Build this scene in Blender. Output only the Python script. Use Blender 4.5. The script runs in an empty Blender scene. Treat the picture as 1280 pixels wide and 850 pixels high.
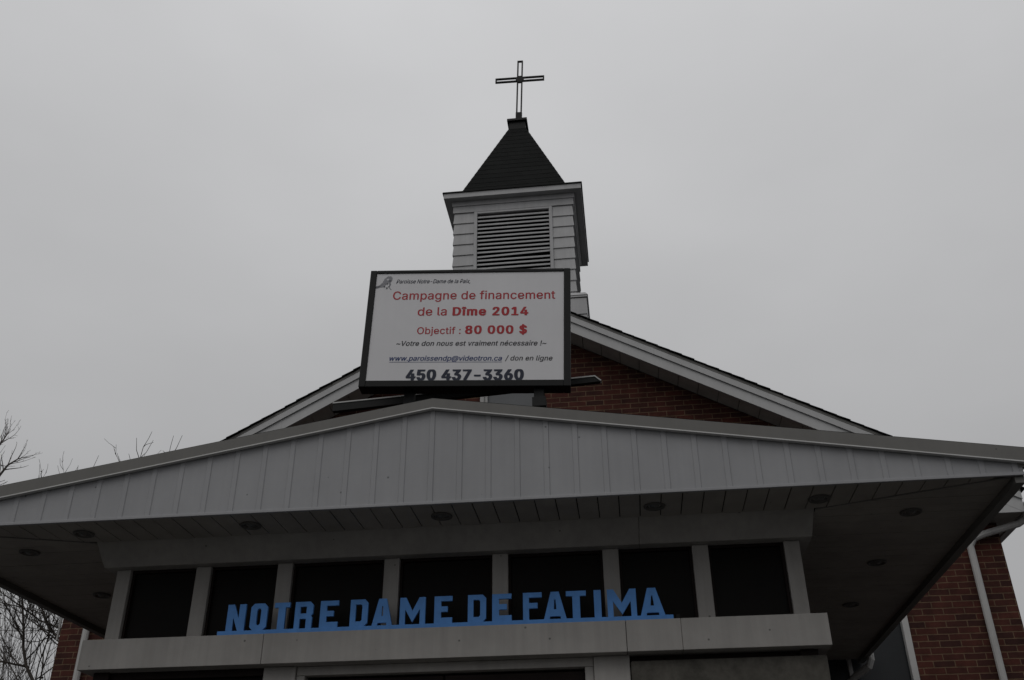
import bpy, bmesh, math, random
from mathutils import Vector, Matrix

S = bpy.context.scene
C = S.collection
R = math.radians

# ------------------------------------------------------------------ camera
YAW, PITCH, ROLL = .1142, .5254, -.0084
cy, sy, cp, sp = math.cos(YAW), math.sin(YAW), math.cos(PITCH), math.sin(PITCH)
fw = Vector((-sy * cp, cy * cp, sp)); r0 = Vector((cy, sy, 0)); u0 = r0.cross(fw)
cr, sr = math.cos(ROLL), math.sin(ROLL)
rt = r0 * cr + u0 * sr; up = u0 * cr - r0 * sr
cd = bpy.data.cameras.new('camera'); cam = bpy.data.objects.new('camera', cd); C.objects.link(cam)
m = Matrix((rt, up, -fw)).transposed().to_4x4(); m.translation = Vector((1.184, 0, 1.65))
cam.matrix_world = m
cd.sensor_width = 36; cd.lens = 1221.9 / 1280 * 36; cd.clip_end = 2000; cd.clip_start = .05
S.camera = cam
S.render.resolution_x, S.render.resolution_y = 1024, 680

# ------------------------------------------------------------------ overcast sky, sun, exposure
SUN_EL, SUN_AZ = R(52), R(205)          # high, behind the photographer
w = bpy.data.worlds.new('World'); S.world = w; w.use_nodes = True
nt = w.node_tree; nt.nodes.clear()
N = nt.nodes.new; Lk = nt.links.new
out = N('ShaderNodeOutputWorld'); bg = N('ShaderNodeBackground'); bg.inputs['Strength'].default_value = .1
sky = N('ShaderNodeTexSky'); sky.sky_type = 'NISHITA'; sky.sun_disc = False
sky.sun_elevation = SUN_EL; sky.sun_rotation = SUN_AZ
hs = N('ShaderNodeHueSaturation'); hs.inputs['Saturation'].default_value = .08; Lk(sky.outputs[0], hs.inputs['Color'])
tc = N('ShaderNodeTexCoord'); sep = N('ShaderNodeSeparateXYZ'); Lk(tc.outputs['Generated'], sep.inputs[0])
ramp = N('ShaderNodeMapRange'); ramp.inputs['From Min'].default_value = 0; ramp.inputs['From Max'].default_value = 1
ramp.inputs['To Min'].default_value = 3.1; ramp.inputs['To Max'].default_value = 8.6; Lk(sep.outputs['Z'], ramp.inputs['Value'])
mp = N('ShaderNodeMapping'); mp.inputs['Scale'].default_value = (1.2, 1.2, 2.6); Lk(tc.outputs['Generated'], mp.inputs[0])
nz = N('ShaderNodeTexNoise'); nz.inputs['Scale'].default_value = 1.7; nz.inputs['Detail'].default_value = 5; nz.inputs['Roughness'].default_value = .45
Lk(mp.outputs[0], nz.inputs['Vector'])
nr = N('ShaderNodeMapRange'); nr.inputs['From Min'].default_value = .25; nr.inputs['From Max'].default_value = .75
nr.inputs['To Min'].default_value = .90; nr.inputs['To Max'].default_value = 1.10; Lk(nz.outputs[0], nr.inputs['Value'])
mu = N('ShaderNodeMath'); mu.operation = 'MULTIPLY'; Lk(ramp.outputs[0], mu.inputs[0]); Lk(nr.outputs[0], mu.inputs[1])
cc = N('ShaderNodeCombineColor'); 
for i, k in enumerate((.978, .982, 1.0)):
    q = N('ShaderNodeMath'); q.operation = 'MULTIPLY'; q.inputs[1].default_value = k; Lk(mu.outputs[0], q.inputs[0]); Lk(q.outputs[0], cc.inputs[i])
mx = N('ShaderNodeMix'); mx.data_type = 'RGBA'; mx.inputs[0].default_value = .93
Lk(hs.outputs[0], mx.inputs[6]); Lk(cc.outputs[0], mx.inputs[7])
Lk(mx.outputs[2], bg.inputs['Color']); Lk(bg.outputs[0], out.inputs['Surface'])
sd = bpy.data.lights.new('sun', 'SUN'); sd.energy = .5; sd.angle = R(40); sd.color = (1, .97, .93)
sun = bpy.data.objects.new('sun', sd); C.objects.link(sun)
sdir = Vector((math.sin(SUN_AZ) * math.cos(SUN_EL), math.cos(SUN_AZ) * math.cos(SUN_EL), math.sin(SUN_EL)))
sun.rotation_euler = sdir.to_track_quat('Z', 'Y').to_euler(); sun.location = (0, -10, 30)
vs = S.view_settings; vs.view_transform = 'Standard'; vs.look = 'None'; vs.gamma = 1; vs.exposure = -.25
S.render.engine = 'CYCLES'

# ------------------------------------------------------------------ materials
def mat(name, col, rough=.6, var=.12, scale=3.0, spec=.4, bump=0, bscale=40, streak=0, metal=0, specks=0):
    """Principled paint with slow tone variation, fine grain and optional vertical weather streaks."""
    M = bpy.data.materials.new(name); M.use_nodes = True
    t = M.node_tree; b = t.nodes['Principled BSDF']; n = t.nodes.new; l = t.links.new
    b.inputs['Roughness'].default_value = rough; b.inputs['Metallic'].default_value = metal
    b.inputs['Specular IOR Level'].default_value = spec
    tc = n('ShaderNodeNewGeometry')
    no = n('ShaderNodeTexNoise'); no.inputs['Scale'].default_value = scale; no.inputs['Detail'].default_value = 6; no.inputs['Roughness'].default_value = .65
    l(tc.outputs['Position'], no.inputs['Vector'])
    mr = n('ShaderNodeMapRange'); mr.inputs['From Min'].default_value = .3; mr.inputs['From Max'].default_value = .7
    mr.inputs['To Min'].default_value = 1 - var; mr.inputs['To Max'].default_value = 1 + var
    l(no.outputs[0], mr.inputs['Value']); fac = mr.outputs[0]
    if streak:
        mp = n('ShaderNodeMapping'); mp.inputs['Scale'].default_value = (22, 22, .9); l(tc.outputs['Position'], mp.inputs[0])
        n2 = n('ShaderNodeTexNoise'); n2.inputs['Scale'].default_value = 1; n2.inputs['Detail'].default_value = 4; l(mp.outputs[0], n2.inputs['Vector'])
        m2 = n('ShaderNodeMapRange'); m2.inputs['From Min'].default_value = .35; m2.inputs['From Max'].default_value = .75
        m2.inputs['To Min'].default_value = 1.0; m2.inputs['To Max'].default_value = 1 - streak; l(n2.outputs[0], m2.inputs['Value'])
        k = n('ShaderNodeMath'); k.operation = 'MULTIPLY'; l(fac, k.inputs[0]); l(m2.outputs[0], k.inputs[1]); fac = k.outputs[0]
    if specks:      # scattered fly-specks, nail heads and chips
        vo = n('ShaderNodeTexVoronoi'); vo.inputs['Scale'].default_value = 7; l(tc.outputs['Position'], vo.inputs['Vector'])
        m4 = n('ShaderNodeMapRange'); m4.inputs['From Min'].default_value = .035; m4.inputs['From Max'].default_value = .06
        m4.inputs['To Min'].default_value = 1 - specks; m4.inputs['To Max'].default_value = 1; l(vo.outputs['Distance'], m4.inputs['Value'])
        k = n('ShaderNodeMath'); k.operation = 'MULTIPLY'; l(fac, k.inputs[0]); l(m4.outputs[0], k.inputs[1]); fac = k.outputs[0]
    vm = n('ShaderNodeVectorMath'); vm.operation = 'SCALE'; vm.inputs[0].default_value = col; l(fac, vm.inputs['Scale'])
    l(vm.outputs[0], b.inputs['Base Color'])
    if bump:
        n3 = n('ShaderNodeTexNoise'); n3.inputs['Scale'].default_value = bscale; n3.inputs['Detail'].default_value = 4; l(tc.outputs['Position'], n3.inputs['Vector'])
        bp = n('ShaderNodeBump'); bp.inputs['Strength'].default_value = bump; bp.inputs['Distance'].default_value = .01
        l(n3.outputs[0], bp.inputs['Height']); l(bp.outputs[0], b.inputs['Normal'])
    return M

def brick_mat(name, c1, c2, mortar, bw, rh, ms, bump=.6, rough=.85):
    M = bpy.data.materials.new(name); M.use_nodes = True
    t = M.node_tree; b = t.nodes['Principled BSDF']; n = t.nodes.new; l = t.links.new
    b.inputs['Roughness'].default_value = rough; b.inputs['Specular IOR Level'].default_value = .25
    g = n('ShaderNodeNewGeometry'); s = n('ShaderNodeSeparateXYZ'); l(g.outputs['Position'], s.inputs[0])
    a = n('ShaderNodeMath'); l(s.outputs['X'], a.inputs[0]); l(s.outputs['Y'], a.inputs[1])
    wob = n('ShaderNodeTexNoise'); wob.inputs['Scale'].default_value = 9; l(g.outputs['Position'], wob.inputs['Vector'])
    wm = n('ShaderNodeMath'); wm.operation = 'MULTIPLY_ADD'; wm.inputs[1].default_value = .008; l(wob.outputs[0], wm.inputs[0]); l(s.outputs['Z'], wm.inputs[2])
    cb = n('ShaderNodeCombineXYZ'); l(a.outputs[0], cb.inputs['X']); l(wm.outputs[0], cb.inputs['Y'])
    br = n('ShaderNodeTexBrick'); l(cb.outputs[0], br.inputs['Vector'])
    for k, v in (('Scale', 1), ('Brick Width', bw), ('Row Height', rh), ('Mortar Size', ms), ('Mortar Smooth', .25), ('Bias', -.1)): br.inputs[k].default_value = v
    br.inputs['Color1'].default_value = (*c1, 1); br.inputs['Color2'].default_value = (*c2, 1); br.inputs['Mortar'].default_value = (*mortar, 1)
    no = n('ShaderNodeTexNoise'); no.inputs['Scale'].default_value = 7; no.inputs['Detail'].default_value = 7; no.inputs['Roughness'].default_value = .7
    l(g.outputs['Position'], no.inputs['Vector'])
    mr = n('ShaderNodeMapRange'); mr.inputs['From Min'].default_value = .3; mr.inputs['From Max'].default_value = .7
    mr.inputs['To Min'].default_value = .65; mr.inputs['To Max'].default_value = 1.35; l(no.outputs[0], mr.inputs['Value'])
    vm = n('ShaderNodeVectorMath'); vm.operation = 'SCALE'; l(br.outputs['Color'], vm.inputs[0]); l(mr.outputs[0], vm.inputs['Scale'])
    l(vm.outputs[0], b.inputs['Base Color'])
    iv = n('ShaderNodeMath'); iv.operation = 'MULTIPLY_ADD'; iv.inputs[1].default_value = -1; l(br.outputs['Fac'], iv.inputs[0])
    sc = n('ShaderNodeMath'); sc.operation = 'MULTIPLY_ADD'; sc.inputs[1].default_value = .25; sc.inputs[2].default_value = 1; l(no.outputs[0], sc.inputs[0])
    l(sc.outputs[0], iv.inputs[2])
    bp = n('ShaderNodeBump'); bp.inputs['Strength'].default_value = bump; bp.inputs['Distance'].default_value = .006
    l(iv.outputs[0], bp.inputs['Height']); l(bp.outputs[0], b.inputs['Normal'])
    return M

BRICK = brick_mat('red_brick', (.068, .0195, .0135), (.031, .0110, .0090), (.125, .080, .049), .2132, .0667, .0055)
SHING = brick_mat('dark_shingle', (.0030, .0037, .0033), (.0062, .0070, .0063), (.0016, .0016, .0016), .3, .14, .004, .4, .95)
PANEL = mat('gable_vinyl', (.292, .294, .304), .5, .06, 2.5, .35, .05, 300, .05, specks=.55)
FASC = mat('taupe_metal', (.150, .146, .137), .55, .08, 2, .3, .04, 200, .06, specks=.5)
SOFF = mat('soffit_vinyl', (.30, .28, .255), .6, .18, 2.5, .25, specks=.5)
WTRIM = mat('white_painted_wood', (.44, .435, .425), .55, .10, 3, .3, .08, 120, .10)
LEDGE = mat('cream_painted_board', (.315, .302, .286), .6, .12, 2.2, .3, .08, 100, .14, specks=.6)
SIDING = mat('white_siding', (.43, .43, .435), .5, .08, 3, .3, .05, 200, .10)
RAKE = mat('rake_aluminium', (.44, .44, .44), .5, .05, 3, .35, 0, 1, .05)
DRIP = mat('pale_metal_edge', (.50, .50, .49), .45, .08, 6, .4)
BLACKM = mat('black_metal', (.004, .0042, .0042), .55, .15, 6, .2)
SIGNFR = mat('charcoal_cabinet', (.012, .0125, .0125), .55, .10, 4, .2, .05, 200)
SIGNFACE = mat('white_sign_sheet', (.66, .655, .67), .4, .04, 1.6, .35, .12, 2.5, .02)
RED = mat('red_print', (.40, .022, .030), .4, .05, 5, .3)
NAVY = mat('navy_print', (.014, .019, .040), .4, .05, 5, .3)
INK = mat('grey_ink', (.025, .025, .032), .4, .05, 5, .3)
LINK = mat('blue_print', (.022, .042, .15), .4, .05, 5, .3)
EMB = mat('emblem_ink', (.10, .10, .115), .4, .2, 60, .3)
GREYINK = mat('pale_grey_ink', (.24, .24, .26), .4, .2, 60, .3)
BLUE = mat('blue_painted_letters', (.082, .25, .60), .5, .12, 8, .3, .05, 150, .10)
GLASS = mat('dark_window_glass', (.0062, .0052, .0045), .45, .35, 1.5, .08)
BLIND = mat('grey_window_glass', (.13, .135, .14), .2, .1, 2, .4)
DOORW = mat('dark_brown_wood', (.012, .007, .006), .6, .25, 8, .15, .1, 60)
STONE = mat('weathered_grey_board', (.085, .08, .07), .85, .35, 9, .1, .3, 40)
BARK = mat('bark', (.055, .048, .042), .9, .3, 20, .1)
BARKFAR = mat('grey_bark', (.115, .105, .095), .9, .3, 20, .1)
LEAF = mat('withered_leaf', (.05, .036, .026), .8, .3, 10, .1)
ASPH = mat('asphalt', (.045, .045, .045), .9, .25, 3, .2, .4, 150)
CONC = mat('concrete', (.16, .155, .145), .85, .15, 2, .2, .2, 90)
WINDK = mat('dim_window_glass', (.020, .022, .024), .25, .2, 2, .25)
RAKESOFF = mat('rake_soffit_vinyl', (.46, .44, .41), .6, .16, 4, .25)
LENS = mat('lamp_lens', (.10, .10, .095), .25, .1, 8, .5)
RING = mat('lamp_ring', (.10, .095, .088), .5, .1, 8, .3)

# ------------------------------------------------------------------ mesh helpers
class MB:
    def __init__(self): self.b = bmesh.new()
    def poly(self, pts):
        vs = [self.b.verts.new(p) for p in pts]; return self.b.faces.new(vs)
    def hexa(self, p):        # 8 points: 4 bottom ccw, 4 top ccw
        v = [self.b.verts.new(q) for q in p]
        for f in ((3, 2, 1, 0), (4, 5, 6, 7), (0, 1, 5, 4), (1, 2, 6, 5), (2, 3, 7, 6), (3, 0, 4, 7)): self.b.faces.new([v[i] for i in f])
        return v
    def box(self, x0, x1, y0, y1, z0, z1):
        return self.hexa([(x0, y0, z0), (x1, y0, z0), (x1, y1, z0), (x0, y1, z0), (x0, y0, z1), (x1, y0, z1), (x1, y1, z1), (x0, y1, z1)])
    def prism(self, pts, d):   # planar outline (3d points) swept by vector d
        d = Vector(d); a = [self.b.verts.new(Vector(p)) for p in pts]; c = [self.b.verts.new(Vector(p) + d) for p in pts]; n = len(a)
        self.b.faces.new(a); self.b.faces.new(c[::-1])
        for i in range(n): self.b.faces.new((a[(i + 1) % n], a[i], c[i], c[(i + 1) % n]))
    def tube(self, pts, rads, k=6, cap=True):
        pts = [Vector(p) for p in pts]; prev = None; ref = None
        for i, p in enumerate(pts):
            t = (pts[min(i + 1, len(pts) - 1)] - pts[max(i - 1, 0)])
            if t.length < 1e-9: t = Vector((0, 0, 1))
            t.normalize()
            if ref is None: ref = t.orthogonal().normalized()
            ref = (ref - t * ref.dot(t)); ref = ref.normalized() if ref.length > 1e-6 else t.orthogonal().normalized()
            bi = t.cross(ref); r = rads[i] if hasattr(rads, '__len__') else rads
            ring = [self.b.verts.new(p + (ref * math.cos(2 * math.pi * j / k) + bi * math.sin(2 * math.pi * j / k)) * r) for j in range(k)]
            if prev:
                for j in range(k): self.b.faces.new((prev[j], prev[(j + 1) % k], ring[(j + 1) % k], ring[j]))
            elif cap: self.b.faces.new(ring[::-1])
            prev = ring
        if cap: self.b.faces.new(prev)
    def frustum(self, cx, cy, h0, z0, h1, z1):
        return self.hexa([(cx - h0, cy - h0, z0), (cx + h0, cy - h0, z0), (cx + h0, cy + h0, z0), (cx - h0, cy + h0, z0),
                          (cx - h1, cy - h1, z1), (cx + h1, cy - h1, z1), (cx + h1, cy + h1, z1), (cx - h1, cy + h1, z1)])
    def build(self, name, m, parent=None, bevel=0, smooth=False, fix=True):
        if fix: bmesh.ops.recalc_face_normals(self.b, faces=self.b.faces)
        me = bpy.data.meshes.new(name); self.b.to_mesh(me); self.b.free()
        me.materials.append(m)
        if smooth:
            for f in me.polygons: f.use_smooth = True
        o = bpy.data.objects.new(name, me); C.objects.link(o)
        if parent is not None:
            o.parent = parent
            o.matrix_parent_inverse = Matrix.Translation(-wloc(parent)) if not wrot(parent) else Matrix.Identity(4)
        if bevel:
            bv = o.modifiers.new('bevel', 'BEVEL'); bv.width = bevel; bv.segments = 2; bv.limit_method = 'ANGLE'; bv.angle_limit = R(40)
        return o

def wloc(o):
    v = Vector((0, 0, 0)); 
    while o: v += o.location; o = o.parent if o.type == 'EMPTY' else None
    return v
def wrot(o): return o.get('_local', 0)
def empty(name, loc):
    o = bpy.data.objects.new(name, None); C.objects.link(o); o.location = loc; o.empty_display_size = .3; return o
def tag(o, label, cat, group=None):
    o['label'] = label; o['category'] = cat
    if group: o['group'] = group
    return o
def struct(o): o['kind'] = 'structure'; return o
# parts are modelled in world coordinates; the parent's Empty sits at the thing's base
def part(mb, name, m, thing, **k):
    o = mb.build(name, m, None, **k)
    o.parent = thing
    t = thing; off = Vector((0, 0, 0))
    while t is not None:
        off += t.location; t = t.parent
    o.matrix_parent_inverse = Matrix.Identity(4)
    for v in o.data.vertices: v.co -= off
    return o

# ------------------------------------------------------------------ ground
g = MB(); g.poly([(-600, -600, 0), (600, -600, 0), (600, 900, 0), (-600, 900, 0)]); struct(g.build('ground', ASPH))
g = MB(); g.box(-1.6, 1.6, -6, 6.2, -.05, .06); g.box(-2.6, 2.6, 5.2, 6.28, -.05, .12); struct(g.build('path', CONC, bevel=.01))

# ------------------------------------------------------------------ church
X2, YM, YR, ZR, SL = -.045, 10.764, 10.40, 8.495, .5463
XL, XR, YB, XE = X2 - 5.283, X2 + 5.283, 27.0, 5.480
church = empty('church', (X2, YM, 0))
tag(church, 'red brick church with a grey gabled porch and a white louvred steeple', 'church')
zt = lambda x: ZR - SL * abs(x - X2)

# brick walls with real window openings in the front
b = MB()
WIN_R = (2.78, 4.10, 1.9, 4.62)       # side window beside the porch
WIN_L = (-4.19, -2.87, 1.9, 4.62)     # its twin on the other side, behind the porch
WIN_G = (-.455, .343, 6.10, 7.62)     # gable window behind the billboard
TH = .3
def front_quad(x0, x1, zb, ztop=None):
    z0 = zt(x0) - .27 if ztop is None else ztop; z1 = zt(x1) - .27 if ztop is None else ztop
    b.prism([(x0, YM, zb), (x1, YM, zb), (x1, YM, z1), (x0, YM, z0)], (0, TH, 0))
cuts = sorted([XL, WIN_L[0], WIN_L[1], WIN_G[0], X2, WIN_G[1], WIN_R[0], WIN_R[1], XR])
for x0, x1 in zip(cuts, cuts[1:]):
    mid = (x0 + x1) / 2; hole = None
    for W_ in (WIN_R, WIN_L, WIN_G):
        if W_[0] < mid < W_[1]: hole = W_
    if hole: front_quad(x0, x1, 0, hole[2]); front_quad(x0, x1, hole[3])
    else: front_quad(x0, x1, 0)
b.box(XL, XL + TH, YM + TH, YB, 0, zt(XL) - .27); b.box(XR - TH, XR, YM + TH, YB, 0, zt(XR) - .27)
b.prism([(XL + TH, YB - TH, 0), (XR - TH, YB - TH, 0), (XR - TH, YB - TH, zt(XR - TH) - .27), (X2, YB - TH, ZR - .27), (XL + TH, YB - TH, zt(XL + TH) - .27)], (0, TH, 0))
part(b, 'brick_wall', BRICK, church)
# dark room behind the windows
b = MB(); b.box(XL + .5, XR - .5, YM + 1.2, YM + 1.3, 0, 6); part(b, 'inner_wall', DOORW, church)

# roof: shingle courses laid as overlapping slabs so the verge is stepped
roof = MB()
rng = random.Random(5)
for s in (-1, 1):
    n = 40; L = (XE + .03) / n
    for i in range(n):
        a0 = i * L - .0; a1 = (i + 1) * L + .02
        y0 = YR - .022 + rng.uniform(-.006, .006)
        za, zb_ = ZR - SL * a0, ZR - SL * a1
        lift = -.001 + rng.uniform(0, .004)
        roof.prism([(X2 + s * a0, y0, za - .008), (X2 + s * a1, y0, zb_ + lift), (X2 + s * a1, y0, zb_ + lift - .011), (X2 + s * a0, y0, za - .019)], (0, YB + .4 - y0, 0))
roof_o = part(roof, 'roof', SHING, church)
b = MB()
for s in (-1, 1):   # decking under the shingles
    b.prism([(X2, YR + .0, ZR - .022), (X2 + s * XE, YR + .0, zt(X2 + s * XE) - .022), (X2 + s * XE, YR, zt(X2 + s * XE) - .058), (X2, YR, ZR - .058)], (0, YB + .35 - YR, 0))
part(b, 'drip_edge', FASC, roof_o)
for s in (-1, 1):
    def strip(o0, o1, y0, y1, xe=XE):
        b.prism([(X2, y0, ZR - o0), (X2 + s * xe, y0, ZR - SL * xe - o0), (X2 + s * xe, y0, ZR - SL * xe - o1), (X2, y0, ZR - o1)], (0, y1 - y0, 0))
    b = MB(); strip(.062, .142, YR, YR + .04); strip(.145, .283, YR + .022, YR + .06)
    for aj, o0, o1, yy in ((1.72, .0605, .1435, YR - .002), (3.9, .0605, .1435, YR - .002), (2.8, .1448, .2845, YR + .020)):
        q0, q1 = aj, aj + .035
        b.prism([(X2 + s * q0, yy, ZR - SL * q0 - o0), (X2 + s * q1, yy, ZR - SL * q1 - o0), (X2 + s * q1, yy, ZR - SL * q1 - o1), (X2 + s * q0, yy, ZR - SL * q0 - o1)], (0, .0015, 0))
    part(b, 'rake_board', RAKE, roof_o)
    # boarded soffit under the rake: short boards, a joint every 0.3 m
    b = MB(); st = .225; k = 0
    while k * st < XE - .55:
        a0, a1 = k * st + .004, (k + 1) * st - .004
        b.prism([(X2 + s * a0, YR + .062, ZR - SL * a0 - .262), (X2 + s * a1, YR + .062, ZR - SL * a1 - .262), (X2 + s * a1, YR + .062, ZR - SL * a1 - .250), (X2 + s * a0, YR + .062, ZR - SL * a0 - .250)], (0, YM - YR - .064, 0))
        k += 1
    part(b, 'rake_soffit', RAKESOFF, roof_o)
    # boxed eave with its return face
    b = MB(); xi = 5.10
    zb_ = 5.225
    b.prism([(X2 + s * xi, YR + .024, zb_), (X2 + s * XE, YR + .024, zb_), (X2 + s * XE, YR + .024, max(zb_ + .005, ZR - SL * XE - .285)), (X2 + s * xi, YR + .024, ZR - SL * xi - .285)], (0, .03, 0))
    part(b, 'eave_return', RAKE, roof_o)
    b = MB(); b.box(*sorted((X2 + s * 5.285, X2 + s * (XE - .021))), YM, YB + .3, zb_ + .004, zb_ + .02); b.box(*sorted((X2 + s * 5.0, X2 + s * (XE - .021))), YR + .056, YM - .002, zb_ + .004, zb_ + .02); b.box(*sorted((X2 + s * (XE - .02), X2 + s * XE)), YR + .056, YB + .3, zb_ + .022, zb_ + .10)
    part(b, 'eave_soffit', SOFF, roof_o)
    # gutter: open trough
    b = MB(); xg = XE + .005
    pr = [(0, 0), (.075, 0), (.09, .04), (.09, .10), (.083, .10), (.080, .045), (.07, .008), (.008, .008), (.008, .10), (0, .10)]
    b.prism([(X2 + s * (xg + px), YR - .02, 5.228 + pz) for px, pz in pr], (0, YB + .4 - YR, 0))
    part(b, 'gutter', RAKE, church)

def pipe(pts, r=.036):
    b = MB(); b.tube(pts, r, 10); return b
# downspouts
for s, xd in ((1, 4.893), (-1, -4.985)):
    e = X2 + s * (XE + .06)
    b = pipe([(X2 + s * (XE + .045), YM - .16, 5.24), (X2 + s * (XE + .045), YM - .16, 5.20), (X2 + s * (XE - .02), YM - .13, 5.165), (xd + s * .16, YM - .075, 5.085), (xd + s * .05, YM - .06, 5.045), (xd, YM - .055, 4.96), (xd, YM - .055, .1)], .038)
    for z in (3.1, 1.6): b.box(xd - .055, xd + .055, YM - .07, YM - .002, z, z + .03)
    part(b, 'downspout', WTRIM, church, smooth=False)
b = pipe([(XL - .07, YM + .08, 4.36), (XL - .07, YM + .08, 5.1)], .013); part(b, 'conduit', WTRIM, church)
b = pipe([(XL - .06, YM + .17, .2), (XL - .06, YM + .17, 5.1)], .016); part(b, 'conduit', BLACKM, church)
b = pipe([(3.585, 10.45, 3.83), (3.585, 10.45, 3.77), (3.56, 10.47, 3.71), (3.44, 10.6, 3.645), (3.39, 10.66, 3.60), (3.375, 10.69, 3.52), (3.375, 10.70, .1)], .036)
part(b, 'downspout', WTRIM, church)

def window(W_, fw_, name, mfr, mgl, mull=None, depth=.10):
    x0, x1, z0, z1 = W_; yf_ = YM - .018
    b = MB(); y1 = YM + depth
    b.box(x0, x0 + fw_, yf_, y1, z0, z1); b.box(x1 - fw_, x1, yf_, y1, z0, z1)
    b.box(x0 + fw_, x1 - fw_, yf_, y1, z0, z0 + fw_); b.box(x0 + fw_, x1 - fw_, yf_, y1, z1 - fw_, z1)
    for xm in mull or []: b.box(xm - .02, xm + .02, yf_ + .03, y1 - .02, z0 + fw_, z1 - fw_)
    fr = part(b, name, mfr, church, bevel=.004)
    b = MB(); b.box(x0 + fw_ - .001, x1 - fw_ + .001, YM + .055, YM + .062, z0 + fw_ - .001, z1 - fw_ + .001); part(b, 'pane', mgl, fr)
    return fr
window(WIN_G, .05, 'gable_window', WTRIM, BLIND, [-.385])
window(WIN_R, .065, 'side_window', WTRIM, WINDK, [3.44])
window(WIN_L, .065, 'side_window', WTRIM, WINDK, [-3.53])

# ------------------------------------------------------------------ steeple
YT, WT = 10.984, .835; YC = YT + WT
HO, HI_, LZ0, LZ1 = .553, .508, 9.02, 10.15     # louvre frame, opening
b = MB()
n = 9; z = 10.19; row = .1815
while z > 8.62:
    z0 = max(z - row, 8.60); ob, ot = WT + .016, WT + .002
    for q in range(4):
        def P(u, h, zz):
            return [(X2 + u, YC - h, zz), (X2 + h, YC + u, zz), (X2 - u, YC + h, zz), (X2 - h, YC - u, zz)][q]
        spans = [(-1, 1)]
        if q == 0 and z > LZ0 - .05: spans = [(-1, -HO / ob), (HO / ob, 1)]
        for a, c in spans:
            e0 = lambda t, h: t * h if abs(t) == 1 else t * ob
            b.poly([P(e0(a, ob), ob, z0), P(e0(c, ob), ob, z0), P(e0(c, ot), ot, z), P(e0(a, ot), ot, z)])
            b.poly([P(e0(a, WT - .01), WT - .01, z0 + .001), P(e0(c, WT - .01), WT - .01, z0 + .001), P(e0(c, ob), ob, z0), P(e0(a, ob), ob, z0)])
    z -= row
steeple = part(b, 'steeple', SIDING, church, fix=True)
# base with a projecting cap
b = MB(); b.frustum(X2, YC, .968, 7.4, .968, 8.292); b.frustum(X2, YC, .972, 8.306, .972, 8.548); b.frustum(X2, YC, .985, 8.56, .985, 8.585); b.frustum(X2, YC, .992, 8.587, .96, 8.64)
part(b, 'steeple_base', SIDING, steeple)
b = MB(); b.box(X2 - HO, X2 + HO, YT + .15, YT + .17, LZ0 - .06, LZ1 + .06); b.box(X2 - WT + .03, X2 + WT - .03, YT + .2, YT + 2 * WT - .03, 8.65, 10.3)  # solid black backing, coloured to stand in for the unlit belfry between slats
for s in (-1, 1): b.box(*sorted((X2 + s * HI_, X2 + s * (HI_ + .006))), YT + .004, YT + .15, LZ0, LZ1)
part(b, 'belfry_shade_backing', BLACKM, steeple)
b = MB()
for s in (-1, 1): b.box(*sorted((X2 + s * HI_, X2 + s * HO)), YT - .030, YT + .003, LZ0 - .05, LZ1 + .035)
b.box(X2 - HI_, X2 + HI_, YT - .028, YT + .003, LZ1, LZ1 + .033); b.box(X2 - HI_, X2 + HI_, YT - .028, YT + .003, LZ0 - .05, LZ0)
part(b, 'louver_frame', SIDING, steeple, bevel=.003)
b = MB(); k = 0; z = LZ1 - .072
while z > LZ0 + .01:
    dl, dr = (0, 0)
    if k == 10: dl, dr = -.008, .020       # the slat that has slipped
    for (x0, x1, d0, d1) in ((X2 - HI_ + .002, X2 + HI_ - .002, dl, dr),):
        y0 = YT - .012
        b.hexa([(x0, y0, z + d0), (x1, y0, z + d1), (x1, y0 + .008, z + d1), (x0, y0 + .008, z + d0), (x0, y0, z + .026 + d0), (x1, y0, z + .026 + d1), (x1, y0 + .008, z + .026 + d1), (x0, y0 + .008, z + .026 + d0)])
        b.hexa([(x0, y0 + .0085, z + .018 + d0), (x1, y0 + .0085, z + .018 + d1), (x1, y0 + .075, z + .062 + d1), (x0, y0 + .075, z + .062 + d0),
                (x0, y0 + .0085, z + .026 + d0), (x1, y0 + .0085, z + .026 + d1), (x1, y0 + .075, z + .070 + d1), (x0, y0 + .075, z + .070 + d0)])
    z -= .0675; k += 1
part(b, 'louver', SIDING, steeple)
b = MB(); b.frustum(X2, YC, WT + .022, 10.192, WT + .022, 10.30); b.frustum(X2, YC, WT + .034, 10.302, WT + .045, 10.376)
part(b, 'frieze', SIDING, steeple)
b = MB(); WE = .977
b.frustum(X2, YC, WE - .012, 10.378, WE - .012, 10.40); 
for s in (-1, 1):
    b.box(*sorted((X2 + s * (WE - .01), X2 + s * WE)), YC - WE + .011, YC + WE - .011, 10.374, 10.458); b.box(X2 - WE, X2 + WE, *sorted((YC + s * (WE - .01), YC + s * WE)), 10.374, 10.458)
part(b, 'eave', SIDING, steeple)
b = MB()
b.frustum(X2, YC, WE + .018, 10.46, WE + .012, 10.478); b.frustum(X2, YC, WE + .005, 10.479, .765, 10.62)
h0, z0, h1, z1 = .765, 10.615, .135, 12.34; n = 15
for i in range(n):
    t0, t1 = i / n, (i + 1) / n
    b.frustum(X2, YC, h0 + (h1 - h0) * t0 + .0055, z0 + (z1 - z0) * t0, h0 + (h1 - h0) * t1 + .002, z0 + (z1 - z0) * t1 + .002)
spire = part(b, 'spire', SHING, steeple)
b = MB(); b.frustum(X2, YC, .128, 12.345, .128, 12.50); b.frustum(X2, YC, .160, 12.502, .158, 12.545); b.frustum(X2, YC, .15, 12.546, .05, 12.61)
part(b, 'spire_cap', BLACKM, steeple)
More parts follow.
